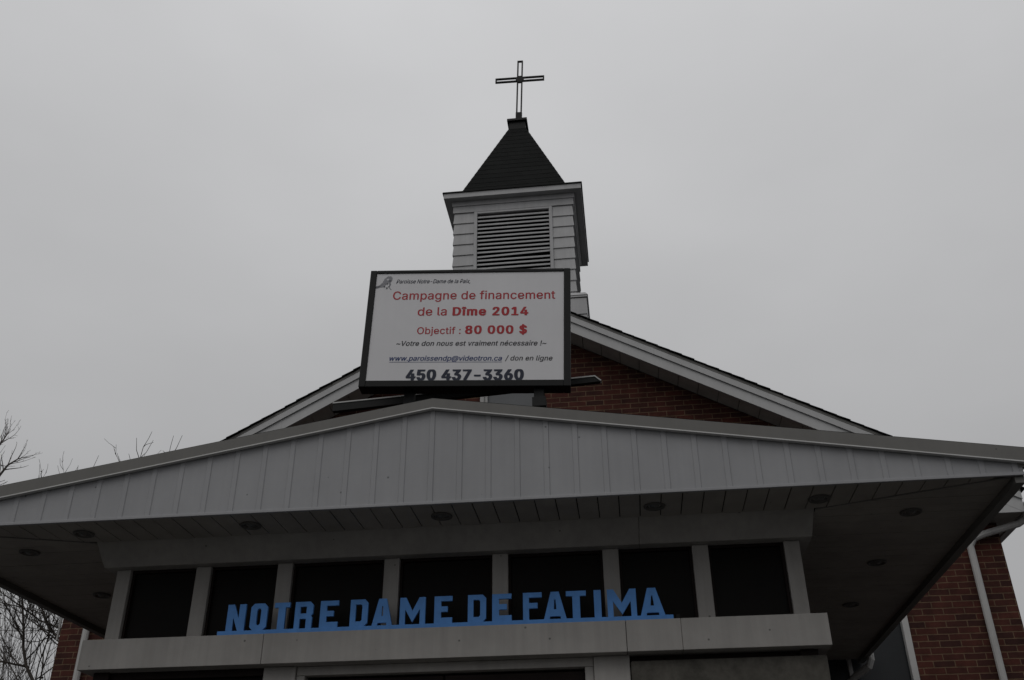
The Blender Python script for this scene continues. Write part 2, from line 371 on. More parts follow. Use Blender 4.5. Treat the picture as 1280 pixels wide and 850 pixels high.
# open tube cross, leaning very slightly
b = MB(); t = .011; cz = 13.535 - 12.60; H = 13.955 - 12.60; A = .385; g2 = .036
for s in (-1, 1):
    b.box(s * g2 - t, s * g2 + t, -.016, .016, .20, H - 2 * t)
for zc in (cz - g2, cz + g2):
    b.box(-A, -g2 - t - .001, -.016, .016, zc - t, zc + t); b.box(g2 + t + .001, A, -.016, .016, zc - t, zc + t)
b.box(-g2 - t, g2 + t, -.016, .016, H - 2 * t + .001, H)
for s in (-1, 1): b.box(*sorted((s * A, s * (A + 2 * t))), -.016, .016, cz - g2 - t, cz + g2 + t)
b.box(-g2 - t - .004, g2 + t + .004, -.018, .018, -.06, .199)
b.prism([(.072 * math.cos(R(22.5 + 45 * i)), -.020, cz + .072 * math.sin(R(22.5 + 45 * i))) for i in range(8)], (0, .040, 0))
bmesh.ops.transform(b.b, matrix=Matrix.Translation((-.033, YC, 12.60)) @ Matrix.Rotation(.030, 4, 'Y'), verts=b.b.verts)
part(b, 'cross', BLACKM, steeple)

# ------------------------------------------------------------------ porch
YF, ZS, W, ZA, ZE = 5.723, 3.84, 3.571, 4.491, 3.908
YHT, YH, ZHB, WH = 6.15, 6.297, 3.708, 2.42
FA, FE = 4.566, 4.003           # top of the rake fascia at apex, at ends
b = MB()
k_ = (FA - FE) / W
for s in (-1, 1):
    b.prism([(0, YF - .028, FA + .004), (s * (W + .05), YF - .028, FA + .004 - k_ * (W + .05)), (s * (W + .05), YF - .028, FA - .010 - k_ * (W + .05)), (0, YF - .028, FA - .010)], (0, YM - YF + .026, 0))
    b.prism([(0, YF - .012, FA + .0045), (s * (W + .045), YF - .012, FA + .0045 - k_ * (W + .045)), (s * (W + .045), YF - .012, FA + .010 - k_ * (W + .045)), (0, YF - .012, FA + .010)], (0, YM - YF + .008, 0))
porch = part(b, 'porch_roof', SHING, church)
k_ = (FA - FE) / W; kp = (ZA - ZE) / W
for s in (-1, 1):
    b = MB(); b.prism([(0, YF - .035, FA - .002), (s * (W + .03), YF - .035, FA - .002 - k_ * (W + .03)), (s * (W + .03), YF - .035, ZA + .006 - kp * (W + .03)), (0, YF - .035, ZA + .006)], (0, .03, 0))
    part(b, 'rake_fascia', FASC, porch)
    b = MB(); b.prism([(0, YF - .040, ZA + .005), (s * (W + .03), YF - .040, ZA + .005 - kp * (W + .03)), (s * (W + .03), YF - .040, ZA - .002 - kp * (W + .03)), (0, YF - .040, ZA - .002)], (0, .034, 0))
    part(b, 'drip_trim', DRIP, porch)
    b = MB(); b.box(*sorted((s * (W - .055), s * (W + .001))), YF + .012, YM - .01, 3.795, 3.885); b.box(*sorted((s * (W - .02), s * (W + .02))), YF - .004, YM - .01, 3.886, FE + .0)
    part(b, 'side_fascia', FASC, porch)
# gable panel: board-and-batten vinyl
b = MB(); pt_ = lambda x: ZA - kp * abs(x)
b.prism([(-W, YF, ZS - .002), (W, YF, ZS - .002), (W, YF, ZE), (0, YF, ZA), (-W, YF, ZE)], (0, .02, 0))
x = -2.801 - .1858 * 4
while x < W - .03:
    if x > -W + .03:
        c = x + .012
        def zz(q): return pt_(q) - .008
        for e0, e1, dp in ((c - .019, c + .019, .0055),):
            b.prism([(e0, YF - .0005, ZS + .004), (e0 + .004, YF - dp, ZS + .004), (e1 - .004, YF - dp, ZS + .004), (e1, YF - .0005, ZS + .004)], (0, 0, zz(c) - ZS + .004))
    x += .1858
gp = part(b, 'gable_panel', PANEL, porch)
b = MB(); b.box(-W - .01, W + .01, YF - .012, YF - .0005, ZS - .006, ZS + .014); part(b, 'base_trim', PANEL, porch, bevel=.003)
# soffit boards: front strip runs back, the sides run across, mitred at the corners
b = MB(); st = .131; T = .009
def mit(x): 
    a = abs(x)
    return YHT - .004 if a <= WH else YHT - .004 + (YF + .005 - YHT) * (a - WH) / (W - .056 - WH)
k = -28
while k < 28:
    x0, x1 = k * st + .0035, (k + 1) * st - .0035
    x0, x1 = max(x0, -W + .06), min(x1, W - .06)
    if x1 - x0 > .01 and mit(x0) > YF + .03 and mit(x1) > YF + .03:
        dz = rng.uniform(-.0015, .0015)
        b.prism([(x0, YF + .021, ZS + dz), (x1, YF + .021, ZS + dz), (x1, mit(x1) - .004, ZS + dz), (x0, mit(x0) - .004, ZS + dz)], (0, 0, T))
    k += 1
for s in (-1, 1):
    y = YF + .06
    while y < YM - .02:
        y1 = min(y + st - .005, YM - .012)
        def xi(yy): return WH + .002 if yy >= YHT else WH + (YHT - yy) / (YHT - YF) * (W - .056 - WH)
        xo = W - .057; dz = rng.uniform(-.001, .001)
        if xo - xi(y) > .02: b.prism([(s * (xi(y) + .006), y, ZS + dz), (s * xo, y, ZS + dz), (s * xo, y1, ZS + dz), (s * (xi(y1) + .006), y1, ZS + dz)], (0, 0, T))
        y += st
part(b, 'soffit', SOFF, porch)
b = MB(); b.box(-W + .02, W - .02, YF + .022, YM - .005, ZS + .016, ZS + .026); part(b, 'soffit_backing', BLACKM, porch)
for s in (-1, 1):      # J-trim over the mitre joint
    b = MB()
    p0, p1 = Vector((s * (W - .06), YF + .025, ZS - .003)), Vector((s * (WH + .004), YHT - .004, ZS - .003)); d = (p1 - p0).normalized(); nn = Vector((-d.y, d.x, 0)) * .008
    b.prism([p0 - nn, p1 - nn, p1 + nn, p0 + nn], (0, 0, .004))
    part(b, 'soffit_joint', FASC, porch)
# header beam with its bevelled face and the side beams
b = MB()
prof = [(YHT, ZS + .012), (YH, ZHB), (YH + .30, ZHB), (YH + .30, ZS + .012)]
ex = lambda z: WH - (WH - 2.405) * (ZS - z) / (ZS - ZHB)
for x0, x1 in ((-1, 1.30 / WH), (1.30 / WH + .001, 1)):
    v = [b.b.verts.new((x0 * (WH if p_[1] > ZS else 2.405), *p_)) for p_ in prof]; u = [b.b.verts.new((x1 * (WH if p_[1] > ZS else 2.405), *p_)) for p_ in prof]
    b.b.faces.new(v); b.b.faces.new(u[::-1])
    for i in range(4): b.b.faces.new((v[i], v[(i + 1) % 4], u[(i + 1) % 4], u[i]))
for s in (-1, 1):
    pr = [(s * WH, ZS + .012), (s * 2.402, ZHB + .001), (s * 2.12, ZHB + .001), (s * 2.12, ZS + .012)]
    b.prism([(a, YH + .302, c) for a, c in pr], (0, YM - YH - .305, 0))
part(b, 'header_beam', LEDGE, church, bevel=.003)
# posts and dark glazing of the clerestory
YP = YH + .06
PX = [-2.287, -1.707, -1.125, -.378, .362, 1.10, 1.688, 2.279]
for i, x in enumerate(PX):
    b = MB(); hw = .053 if 0 < i < 7 else .050
    b.box(x - hw, x + hw, YP, YP + .11, 3.10, ZHB - .001); part(b, 'post', LEDGE, church, bevel=.004)
for x0, x1 in zip(PX, PX[1:]):
    b = MB(); x0 += .0535; x1 -= .0535; e = .016
    b.box(x0, x0 + e, YP + .03, YP + .08, 3.1, ZHB - .002); b.box(x1 - e, x1, YP + .03, YP + .08, 3.1, ZHB - .002); b.box(x0 + e, x1 - e, YP + .03, YP + .08, ZHB - .02, ZHB - .002)
    f = part(b, 'clerestory_window', DOORW, church)
    b = MB(); b.box(x0 + e - .001, x1 - e + .001, YP + .055, YP + .061, 3.1, ZHB - .019); part(b, 'pane', GLASS, f)
# side walls of the porch
for s in (-1, 1):
    b = MB(); b.box(*sorted((s * 2.19, s * 2.30)), YP + .115, YM - .005, .0, ZHB)
    part(b, 'porch_side_wall', BRICK, church)
# ledge that carries the name
YL, Z1, Z0, WL = 6.207, 3.195, 3.003, 2.402
b = MB()
for x0, x1 in ((-WL, -1.1655), (-1.1625, 1.1695), (1.1725, 1.511), (1.5125, WL)):
    b.box(x0, x1, YL, YL + .40, Z0, Z1)
for s in (-1, 1): b.box(*sorted((s * 2.305, s * WL)), YL + .401, YM - .004, Z0, Z1)
part(b, 'ledge', LEDGE, church, bevel=.003)
# ground floor of the porch
for x0, x1 in ((-1.171, -.957), (.957, 1.181)):
    b = MB(); b.box(x0, x1, YL + .09, YL + .30, .0, Z0 - .001); part(b, 'door_post', LEDGE, church, bevel=.005)
for s in (-1, 1):
    b = MB(); b.box(*sorted((s * 2.22, s * 2.33)), YL + .09, YL + .20, 0, Z0 - .001); part(b, 'corner_post', DOORW, church, bevel=.005)
b = MB(); b.box(-.955, .955, YL + .11, YL + .25, 2.945, Z0 - .001); b.box(-.955, -.90, YL + .11, YL + .25, .12, 2.944); b.box(.90, .955, YL + .11, YL + .25, .12, 2.944)
df = part(b, 'door_frame', LEDGE, church, bevel=.004)
for s in (-1, 1):
    b = MB(); x0, x1 = sorted((s * .004, s * .896)); b.box(x0, x1, YL + .16, YL + .20, .14, 2.93)
    for z0, z1 in ((.4, 1.2), (1.4, 2.7)): b.box(x0 + .14, x1 - .14, YL + .145, YL + .159, z0, z1)
    part(b, 'door', DOORW, df, bevel=.006)
    b = MB(); b.box(*sorted((s * .06, s * .09)), YL + .09, YL + .158, 1.05, 1.35); part(b, 'door_handle', BLACKM, df, bevel=.004)
b = MB(); b.box(-2.218, -1.173, YL + .12, YL + .2, 2.955, Z0 - .001); b.box(-2.218, -1.173, YL + .12, YL + .2, 2.865, 2.90); b.box(-2.218, -1.173, YL + .12, YL + .2, .12, .5)
f = part(b, 'sidelight', DOORW, church, bevel=.003); b = MB(); b.box(-2.218, -1.173, YL + .16, YL + .166, .5, 2.956); part(b, 'pane', GLASS, f)
b = MB(); b.box(1.183, 2.218, YL + .12, YL + .2, .12, .5); b.box(1.183, 2.218, YL + .14, YL + .2, 2.965, Z0 - .001); f = part(b, 'sidelight', DOORW, church, bevel=.003); b = MB(); b.box(1.183, 2.218, YL + .16, YL + .166, .5, 2.966); part(b, 'pane', GLASS, f)
b = MB(); b.box(1.186, 2.375, YL + .075, YL + .118, 2.70, 2.963); part(b, 'transom_board', STONE, church, bevel=.012)

# ------------------------------------------------------------------ soffit lights
def light(x, y):
    t = empty('recessed_light', (x, y, ZS))
    def ring(rows, name, m, parent, n=28):
        b = MB(); prev = None
        for r, z in rows:
            c = [b.b.verts.new((r * math.cos(2 * math.pi * i / n), r * math.sin(2 * math.pi * i / n), z)) for i in range(n)]
            if prev:
                for i in range(n): b.b.faces.new((prev[i], prev[(i + 1) % n], c[(i + 1) % n], c[i]))
            prev = c
        if name == 'lens': b.b.faces.new(prev)
        o = b.build(name, m, None, smooth=True, fix=True); o.parent = parent; return o
    ring([(.070, -.003), (.068, -.012), (.056, -.014), (.050, -.006), (.046, .002)], 'trim_ring', RING, t)
    ring([(.048, -.002), (.040, -.004), (.0335, .001), (.026, -.010), (.012, -.016)], 'lens', LENS, t)
    return t
GR = 'recessed lights in the porch soffit'
spots = [(-2.40, 5.945, 'round recessed light in the narrow front soffit strip, leftmost of the five there'),
         (-1.24, 5.94, 'round recessed light in the front soffit strip, above and left of the letters NOTRE'),
         (.036, 5.94, 'round recessed light in the front soffit strip under the middle of the gable'),
         (1.40, 5.945, 'round recessed light in the front soffit strip, fourth from the left'),
         (2.42, 5.955, 'round recessed light at the right end of the front soffit strip by the mitre'),
         (3.045, 6.28, 'round recessed light in the right side soffit, nearest the front corner'),
         (3.045, 7.36, 'round recessed light in the middle of the right side soffit'),
         (3.065, 8.54, 'round recessed light deepest in the right side soffit, beyond the end post'),
         (-2.97, 6.265, 'round recessed light in the left side soffit, close to the picture edge'),
         (-2.99, 7.37, 'round recessed light in the left side soffit, just outside the end post')]
for x, y, lb in spots: tag(light(x, y), lb, 'light', GR)

# ------------------------------------------------------------------ lettering helpers
DG = lambda: bpy.context.evaluated_depsgraph_get()
def curve_mesh(cu, name, m):
    o = bpy.data.objects.new('tmp', cu); C.objects.link(o); bpy.context.view_layer.update()
    me = bpy.data.meshes.new_from_object(o.evaluated_get(DG())); me.name = name
    bpy.data.objects.remove(o); bpy.data.curves.remove(cu)
    me.materials.clear(); me.materials.append(m); return me
def glyph_mesh(loops, depth, m, name):
    cu = bpy.data.curves.new(name, 'CURVE'); cu.dimensions = '2D'; cu.fill_mode = 'BOTH'; cu.extrude = depth / 2
    for lp in loops:
        sp_ = cu.splines.new('POLY'); sp_.points.add(len(lp) - 1); sp_.use_cyclic_u = True
        for p_, (a, c) in zip(sp_.points, lp): p_.co = (a, c, 0, 1)
    return curve_mesh(cu, name, m)

# ------------------------------------------------------------------ blue name letters on the ledge
def gl(ch, w, h):
    s = .044; c = .022; t = .032
    if ch == 'N': return [[(0, 0), (s, 0), (s, h * .50), (w - s, 0), (w, 0), (w, h), (w - s, h), (w - s, h * .46), (s, h), (0, h)]]
    if ch == 'O': return [[(c, 0), (w - c, 0), (w, c), (w, h - c), (w - c, h), (c, h), (0, h - c), (0, c)], [(s - .002, t + .012), (s + .008, t), (w - s - .008, t), (w - s + .002, t + .012), (w - s + .002, h - t - .012), (w - s - .008, h - t), (s + .008, h - t), (s - .002, h - t - .012)]]
    if ch == 'T': m_ = w / 2; q = .024; return [[(m_ - q, 0), (m_ + q, 0), (m_ + q, h - t), (w, h - t), (w, h), (0, h), (0, h - t), (m_ - q, h - t)]]
    if ch == 'R': return [[(0, 0), (s - .008, 0), (s - .008, h * .36), (w - s, h * .36), (w - s, 0), (w - .004, 0), (w - .004, h * .42), (w - .014, h * .48), (w, h * .55), (w, h - c), (w - c, h), (0, h)], [(s - .008, h * .56), (w - s, h * .56), (w - s, h - t), (s - .008, h - t)]]
    if ch == 'E': return [[(0, 0), (w, 0), (w, t + .004), (s, t + .004), (s, h * .42), (w - .03, h * .42), (w - .03, h * .62), (s, h * .62), (s, h - t), (w, h - t), (w, h), (0, h)]]
    if ch == 'F': return [[(0, 0), (s - .006, 0), (s - .006, h * .42), (w - .028, h * .42), (w - .028, h * .62), (s - .006, h * .62), (s - .006, h - t), (w, h - t), (w, h), (0, h)]]
    if ch == 'D': return [[(0, 0), (w - c, 0), (w, c), (w, h - c), (w - c, h), (0, h)], [(s - .008, t), (w - s - .002, t), (w - s + .006, t + .01), (w - s + .006, h - t - .01), (w - s - .002, h - t), (s - .008, h - t)]]
    if ch == 'A':
        m_ = w / 2; q = .026; k = (m_ - q) / h
        return [[(0, 0), (s - .008, 0), (s - .008 + .012 * k, .018), (w - s + .008 - .012 * k, .018), (w - s + .008, 0), (w, 0), (m_ + q, h), (m_ - q, h)],
                [(s + .004 + k * .06, .062), (w - s - .004 - k * .06, .062), (m_ + .004, h * .72), (m_ - .004, h * .72)]]
    if ch == 'M': return [[(0, 0), (s - .008, 0), (s - .008, h * .56), (w / 2, .014), (w - s + .008, h * .56), (w - s + .008, 0), (w, 0), (w, h), (w - s + .004, h), (w / 2, h * .50), (s - .004, h), (0, h)]]
    if ch == 'I': return [[(0, 0), (w, 0), (w, h), (0, h)]]
LET = [('N', -1.441, -1.311), ('O', -1.281, -1.163), ('T', -1.122, -1.012), ('R', -.981, -.853), ('E', -.811, -.684), ('D', -.609, -.486), ('A', -.462, -.322), ('M', -.280, -.106), ('E', -.053, .070),
       ('D', .166, .290), ('E', .324, .455), ('F', .523, .650), ('A', .656, .806), ('T', .800, .933), ('I', .977, 1.028), ('M', 1.061, 1.250), ('A', 1.266, 1.425)]
name = empty('name_sign', (0, YL + .03, Z1)); tag(name, 'blue block letters NOTRE DAME DE FATIMA standing on a rail along the porch ledge', 'sign')
b = MB(); b.box(-1.49, 1.471, YL + .018, YL + .042, Z1 + .0005, Z1 + .029); rail = part(b, 'rail', BLUE, name, bevel=.002)
for ch, x0, x1 in LET:
    me = glyph_mesh(gl(ch, x1 - x0 - .006, .174), .018, BLUE, 'letter')
    o = bpy.data.objects.new('letter', me); C.objects.link(o); o.parent = name
    o.location = (x0 + .003, .001, .0285); o.rotation_euler = (R(90), 0, 0)
b = MB(); b.box(1.49, 1.512, YL + .02, YL + .04, Z1 + .0005, Z1 + .03); part(b, 'rail_clip', BLACKM, name)

# ------------------------------------------------------------------ billboard on the porch roof
SW, SH = 1.876, 1.212
O = Vector((-.0871, 7.5, 6.2062)); ex_ = Vector((.9980, .05206, -.0357)).normalized(); ez_ = Vector((.03726, -.02936, .99887)); ez_ = (ez_ - ex_ * ez_.dot(ex_)).normalized(); ey_ = ez_.cross(ex_)
bb = empty('billboard', O)
MBB = Matrix((ex_, ey_, ez_)).transposed()
bb.rotation_euler = MBB.to_euler()
tag(bb, 'white parish fundraising notice in a charcoal frame raised on posts above the porch roof', 'billboard')
def lp(mb, nm, m_, parent, **k):
    o = mb.build(nm, m_, None, **k); o.parent = parent; return o
FX0, FX1, FZ0, FZ1 = -.877, .877, -.543, .573
b = MB(); D = .16
b.box(-SW / 2, FX0, 0, D, -SH / 2, SH / 2); b.box(FX1, SW / 2, 0, D, -SH / 2, SH / 2); b.box(FX0, FX1, .0005, D, -SH / 2, FZ0); b.box(FX0, FX1, .0005, D, FZ1, SH / 2); b.box(FX0, FX1, D - .02, D - .0005, FZ0, FZ1)
lp(b, 'frame', SIGNFR, bb, bevel=.006)
b = MB(); b.box(FX0 - .001, FX1 + .001, .010, .022, FZ0 - .001, FZ1 + .001); face = lp(b, 'notice_face', SIGNFACE, bb)
YT_ = .0085
GLYPHS = {" ":[188,[]],
"!":[196,[[[67,160],[63,509],[132,509],[128,160]],[[98,-4],[81,-1],[66,9],[56,24],[52,41],[56,58],[66,73],[81,83],[98,86],[116,83],[130,73],[140,58],[143,41],[140,24],[130,9],[116,-1]]]],
"$":[447,[[[202,-74],[202,583],[244,583],[244,-74]],[[224,-9],[172,-4],[128,9],[91,31],[64,60],[46,96],[38,137],[104,137],[110,110],[123,88],[142,71],[166,59],[194,52],[224,49],[257,52],[286,60],[311,74],[329,92],[341,114],[346,139],[342,161],[332,179],[316,193],[296,205],[272,214],[245,222],[184,239],[128,260],[86,289],[60,326],[52,372],[58,413],[75,448],[102,476],[138,498],[180,511],[227,516],[275,511],[316,498],[351,476],[377,449],[394,415],[401,378],[337,378],[326,412],[302,437],[267,453],[225,459],[194,456],[167,448],[145,435],[129,418],[118,398],[115,376],[119,352],[131,334],[148,319],[169,308],[212,293],[264,279],[312,264],[336,252],[359,238],[379,220],[395,198],[405,171],[408,139],[403,99],[386,64],[360,34],[323,11],[278,-4]]]],
",":[188,[[[38,-119],[68,71],[137,71],[84,-119]]]],
"-":[453,[[[337,244],[337,188],[114,188],[114,244]]]],
".":[188,[[[95,-4],[78,-1],[63,9],[53,24],[50,41],[53,59],[63,73],[78,83],[95,87],[113,83],[128,73],[138,59],[141,41],[138,24],[128,9],[113,-1]]]],
"/":[249,[[[235,533],[71,-76],[14,-76],[178,533]]]],
"0":[453,[[[227,-7],[174,1],[130,24],[95,62],[69,113],[57,155],[50,202],[48,254],[50,306],[57,353],[69,395],[95,447],[130,484],[174,508],[227,516],[279,508],[323,484],[358,447],[384,395],[396,353],[403,306],[405,254],[403,202],[396,155],[384,113],[359,62],[323,24],[279,1]],[[227,50],[261,56],[290,74],[313,103],[330,144],[340,194],[344,254],[340,314],[330,365],[313,405],[290,435],[261,453],[227,460],[192,453],[163,435],[140,405],[123,365],[113,314],[109,254],[113,194],[123,144],[140,103],[163,74],[192,56]]]],
"1":[453,[[[76,0],[76,55],[391,55],[391,0]],[[276,509],[276,0],[212,0],[212,448],[209,448],[86,358],[86,427],[198,509]]]],
"2":[453,[[[64,0],[64,47],[234,229],[261,257],[282,282],[299,305],[311,327],[318,348],[320,371],[317,397],[308,419],[293,436],[273,449],[250,457],[224,460],[196,457],[172,447],[153,433],[139,413],[130,390],[127,362],[66,362],[71,405],[86,442],[111,473],[143,496],[182,511],[225,516],[268,511],[306,497],[337,474],[361,445],[376,411],[381,372],[378,345],[371,318],[357,290],[336,259],[306,223],[267,180],[153,60],[153,57],[389,57],[389,0]]]],
"3":[453,[[[218,-7],[173,-3],[133,10],[98,30],[70,57],[52,91],[44,132],[109,132],[115,107],[126,87],[144,71],[165,59],[191,52],[219,50],[248,53],[275,61],[297,74],[315,93],[325,116],[329,145],[326,172],[316,196],[299,217],[275,234],[242,244],[201,248],[157,248],[157,299],[288,448],[288,452],[70,452],[70,509],[372,509],[372,461],[211,278],[211,289],[264,288],[308,276],[344,253],[371,222],[387,186],[393,145],[387,103],[370,66],[344,36],[309,12],[266,-2]]]],
"4":[453,[[[40,105],[40,158],[247,509],[311,509],[109,166],[109,163],[413,163],[413,105]],[[282,0],[282,121],[282,146],[282,318],[343,318],[343,0]]]],
"5":[453,[[[221,-7],[178,-2],[140,11],[108,32],[83,60],[66,93],[60,130],[122,130],[127,108],[138,89],[154,73],[173,60],[196,52],[221,50],[250,53],[276,64],[298,82],[314,104],[324,131],[328,162],[324,193],[314,221],[297,244],[275,262],[248,273],[218,277],[192,275],[167,268],[145,258],[128,246],[67,253],[96,509],[366,509],[366,452],[151,452],[134,301],[136,301],[155,315],[178,325],[203,331],[229,334],[263,330],[294,321],[321,306],[345,285],[364,260],[379,231],[388,199],[391,163],[385,117],[369,76],[343,41],[309,15],[268,-1]]]],
"6":[453,[[[226,-7],[182,-1],[142,15],[109,40],[84,74],[69,115],[64,162],[68,199],[80,239],[102,285],[137,340],[252,509],[322,509],[151,261],[145,261],[154,275],[165,288],[179,299],[196,307],[214,312],[235,314],[278,309],[316,295],[346,271],[370,240],[384,201],[389,157],[384,112],[368,73],[343,39],[310,14],[271,-2]],[[226,48],[254,52],[279,63],[299,79],[314,101],[324,128],[327,157],[324,187],[314,213],[299,235],[279,251],[254,262],[226,265],[198,262],[174,252],[153,235],[138,214],[128,188],[125,158],[128,128],[138,102],[153,79],[174,63],[198,52]]]],
"7":[453,[[[97,0],[323,448],[323,452],[62,452],[62,509],[391,509],[391,449],[165,0]]]],
"8":[453,[[[226,-7],[178,-2],[136,11],[101,33],[74,62],[57,96],[52,135],[55,166],[65,195],[81,220],[101,241],[125,256],[153,265],[153,267],[119,282],[93,308],[76,342],[70,380],[75,417],[90,450],[114,477],[146,498],[184,511],[226,516],[269,511],[306,498],[337,477],[361,450],[377,417],[382,380],[376,342],[359,308],[333,282],[300,267],[300,265],[327,256],[351,241],[372,220],[387,195],[397,166],[401,135],[395,96],[378,62],[352,33],[317,11],[275,-2]],[[226,49],[258,52],[285,60],[307,74],[323,91],[333,113],[337,139],[333,165],[322,189],[305,208],[283,223],[256,232],[226,235],[196,232],[169,223],[147,208],[130,189],[119,165],[115,139],[119,113],[129,91],[145,74],[167,60],[195,52]],[[226,290],[252,292],[274,300],[293,313],[307,330],[316,351],[319,376],[316,399],[308,420],[294,437],[275,449],[252,457],[226,460],[200,457],[177,449],[159,437],[145,420],[136,399],[133,376],[136,351],[145,330],[159,313],[178,300],[201,292]]]],
":":[188,[[[95,-4],[78,-1],[63,9],[53,24],[50,41],[53,59],[63,73],[78,83],[95,87],[113,83],[128,73],[138,59],[141,41],[138,24],[128,9],[113,-1]],[[95,271],[78,274],[63,284],[53,299],[50,316],[53,334],[63,349],[78,359],[95,362],[113,359],[128,349],[138,334],[141,316],[138,299],[128,284],[113,274]]]],
"@":[676,[[[355,-135],[307,-133],[262,-126],[221,-114],[167,-88],[122,-53],[87,-8],[61,46],[50,87],[43,131],[40,179],[43,226],[50,269],[61,309],[87,363],[123,408],[167,444],[220,470],[260,482],[303,489],[349,492],[394,489],[435,482],[472,469],[522,442],[562,407],[594,366],[617,319],[631,268],[635,215],[634,178],[631,142],[625,107],[615,76],[599,49],[579,28],[551,15],[517,11],[497,12],[476,17],[457,24],[441,36],[429,50],[423,68],[420,68],[408,48],[388,30],[361,17],[326,13],[285,18],[251,35],[224,62],[204,96],[192,137],[188,182],[193,226],[207,265],[228,297],[257,322],[291,338],[330,343],[360,340],[385,331],[404,319],[416,306],[419,306],[419,335],[474,335],[474,110],[476,91],[485,74],[499,63],[518,59],[540,63],[557,76],[568,97],[576,127],[580,166],[581,215],[577,259],[567,301],[548,339],[523,373],[490,402],[450,424],[402,438],[347,442],[292,438],[242,424],[199,402],[164,372],[135,334],[115,289],[102,236],[98,178],[102,119],[115,66],[135,21],[165,-17],[201,-46],[246,-68],[298,-81],[357,-85],[385,-84],[412,-80],[458,-69],[489,-59],[504,-107],[464,-120],[438,-126],[411,-131],[383,-134]],[[329,65],[359,68],[382,78],[400,95],[412,118],[419,148],[422,185],[419,221],[411,249],[399,269],[381,282],[358,289],[331,292],[305,288],[283,277],[265,260],[252,239],[244,213],[242,185],[244,154],[251,125],[262,101],[279,81],[301,69]]]],
"C":[510,[[[267,-7],[225,-3],[186,7],[150,25],[119,49],[92,79],[70,115],[53,157],[44,203],[40,254],[44,305],[53,352],[70,393],[92,429],[119,459],[150,484],[186,501],[225,512],[267,516],[305,513],[340,504],[373,490],[402,471],[427,447],[448,418],[463,385],[473,348],[408,348],[401,373],[389,395],[375,413],[357,428],[337,440],[315,449],[292,454],[267,456],[223,450],[184,432],[150,403],[125,364],[109,314],[103,254],[109,194],[125,145],[151,105],[184,76],[223,59],[267,53],[292,55],[315,60],[337,69],[357,81],[375,96],[389,114],[401,136],[408,160],[473,160],[463,124],[448,91],[428,62],[402,38],[373,19],[341,5],[305,-4]]]],
"D":[502,[[[219,0],[96,0],[96,57],[215,57],[272,63],[318,81],[354,110],[379,149],[394,198],[399,255],[394,312],[379,361],[354,399],[320,428],[275,446],[221,452],[93,452],[93,509],[225,509],[273,505],[315,495],[353,478],[399,441],[433,391],[449,351],[458,306],[462,255],[458,205],[449,159],[433,119],[411,83],[384,54],[351,31],[312,14],[268,3]],[[125,509],[125,0],[60,0],[60,509]]]],
"N":[523,[[[60,0],[60,509],[136,509],[343,183],[363,151],[388,107],[414,55],[405,54],[401,108],[399,157],[399,195],[399,509],[463,509],[463,0],[387,0],[202,290],[177,331],[148,381],[108,452],[119,454],[122,384],[124,328],[125,291],[125,0]]]],
"O":[533,[[[267,-7],[225,-3],[186,7],[150,25],[119,49],[92,79],[70,115],[53,157],[44,203],[40,254],[44,305],[53,352],[70,393],[92,429],[119,459],[150,484],[186,501],[225,512],[267,516],[309,512],[348,501],[384,484],[415,459],[442,429],[464,393],[480,352],[490,305],[493,254],[490,203],[480,157],[464,115],[442,79],[415,49],[384,25],[348,7],[309,-3]],[[267,53],[310,59],[349,76],[383,105],[408,144],[425,194],[430,254],[425,314],[408,365],[383,404],[349,433],[310,450],[267,456],[223,450],[184,433],[151,404],[125,364],[109,314],[103,254],[109,194],[125,144],[151,105],[184,76],[223,59]]]],
"P":[445,[[[60,0],[60,509],[235,509],[289,503],[332,487],[366,462],[390,430],[404,391],[409,348],[404,304],[390,265],[366,233],[332,207],[289,191],[235,186],[109,186],[109,242],[233,242],[269,246],[297,256],[318,272],[333,294],[342,319],[344,348],[342,376],[333,402],[318,423],[297,439],[268,449],[232,452],[125,452],[125,0]]]],
"V":[480,[[[204,0],[16,509],[84,509],[192,206],[215,137],[248,31],[235,31],[252,90],[267,138],[290,206],[395,509],[463,509],[278,0]]]],
"a":[389,[[[160,-9],[126,-5],[94,5],[68,22],[48,45],[35,73],[30,108],[34,138],[43,161],[58,179],[78,193],[100,203],[125,211],[178,220],[234,227],[252,230],[265,235],[273,243],[276,255],[276,257],[273,279],[267,297],[256,311],[240,322],[220,329],[196,331],[171,329],[149,322],[132,313],[118,301],[107,288],[100,274],[41,291],[57,322],[79,346],[104,364],[133,375],[163,382],[194,384],[215,383],[239,379],[263,372],[286,360],[306,343],[322,320],[333,290],[337,251],[337,0],[277,0],[277,52],[272,52],[264,38],[252,25],[236,12],[215,1],[190,-6]],[[170,45],[202,49],[228,59],[248,74],[263,93],[272,115],[276,138],[276,190],[259,182],[231,176],[200,171],[175,168],[154,164],[134,159],[117,150],[103,139],[95,124],[92,105],[94,87],[102,72],[114,61],[130,52],[149,47]]]],
"b":[424,[[[229,-8],[198,-5],[172,4],[153,17],[138,31],[118,59],[112,59],[112,0],[53,0],[53,509],[114,509],[114,319],[118,319],[137,346],[152,360],[171,373],[197,381],[229,384],[274,378],[313,361],[345,332],[370,293],[385,245],[390,189],[385,133],[370,84],[346,45],[313,16],[274,-2]],[[220,47],[253,51],[279,66],[301,88],[316,117],[325,151],[328,189],[325,227],[316,261],[301,290],[280,311],[253,325],[220,330],[188,325],[161,312],[140,291],[125,263],[116,229],[113,189],[116,150],[125,115],[140,86],[162,65],[188,51]]]],
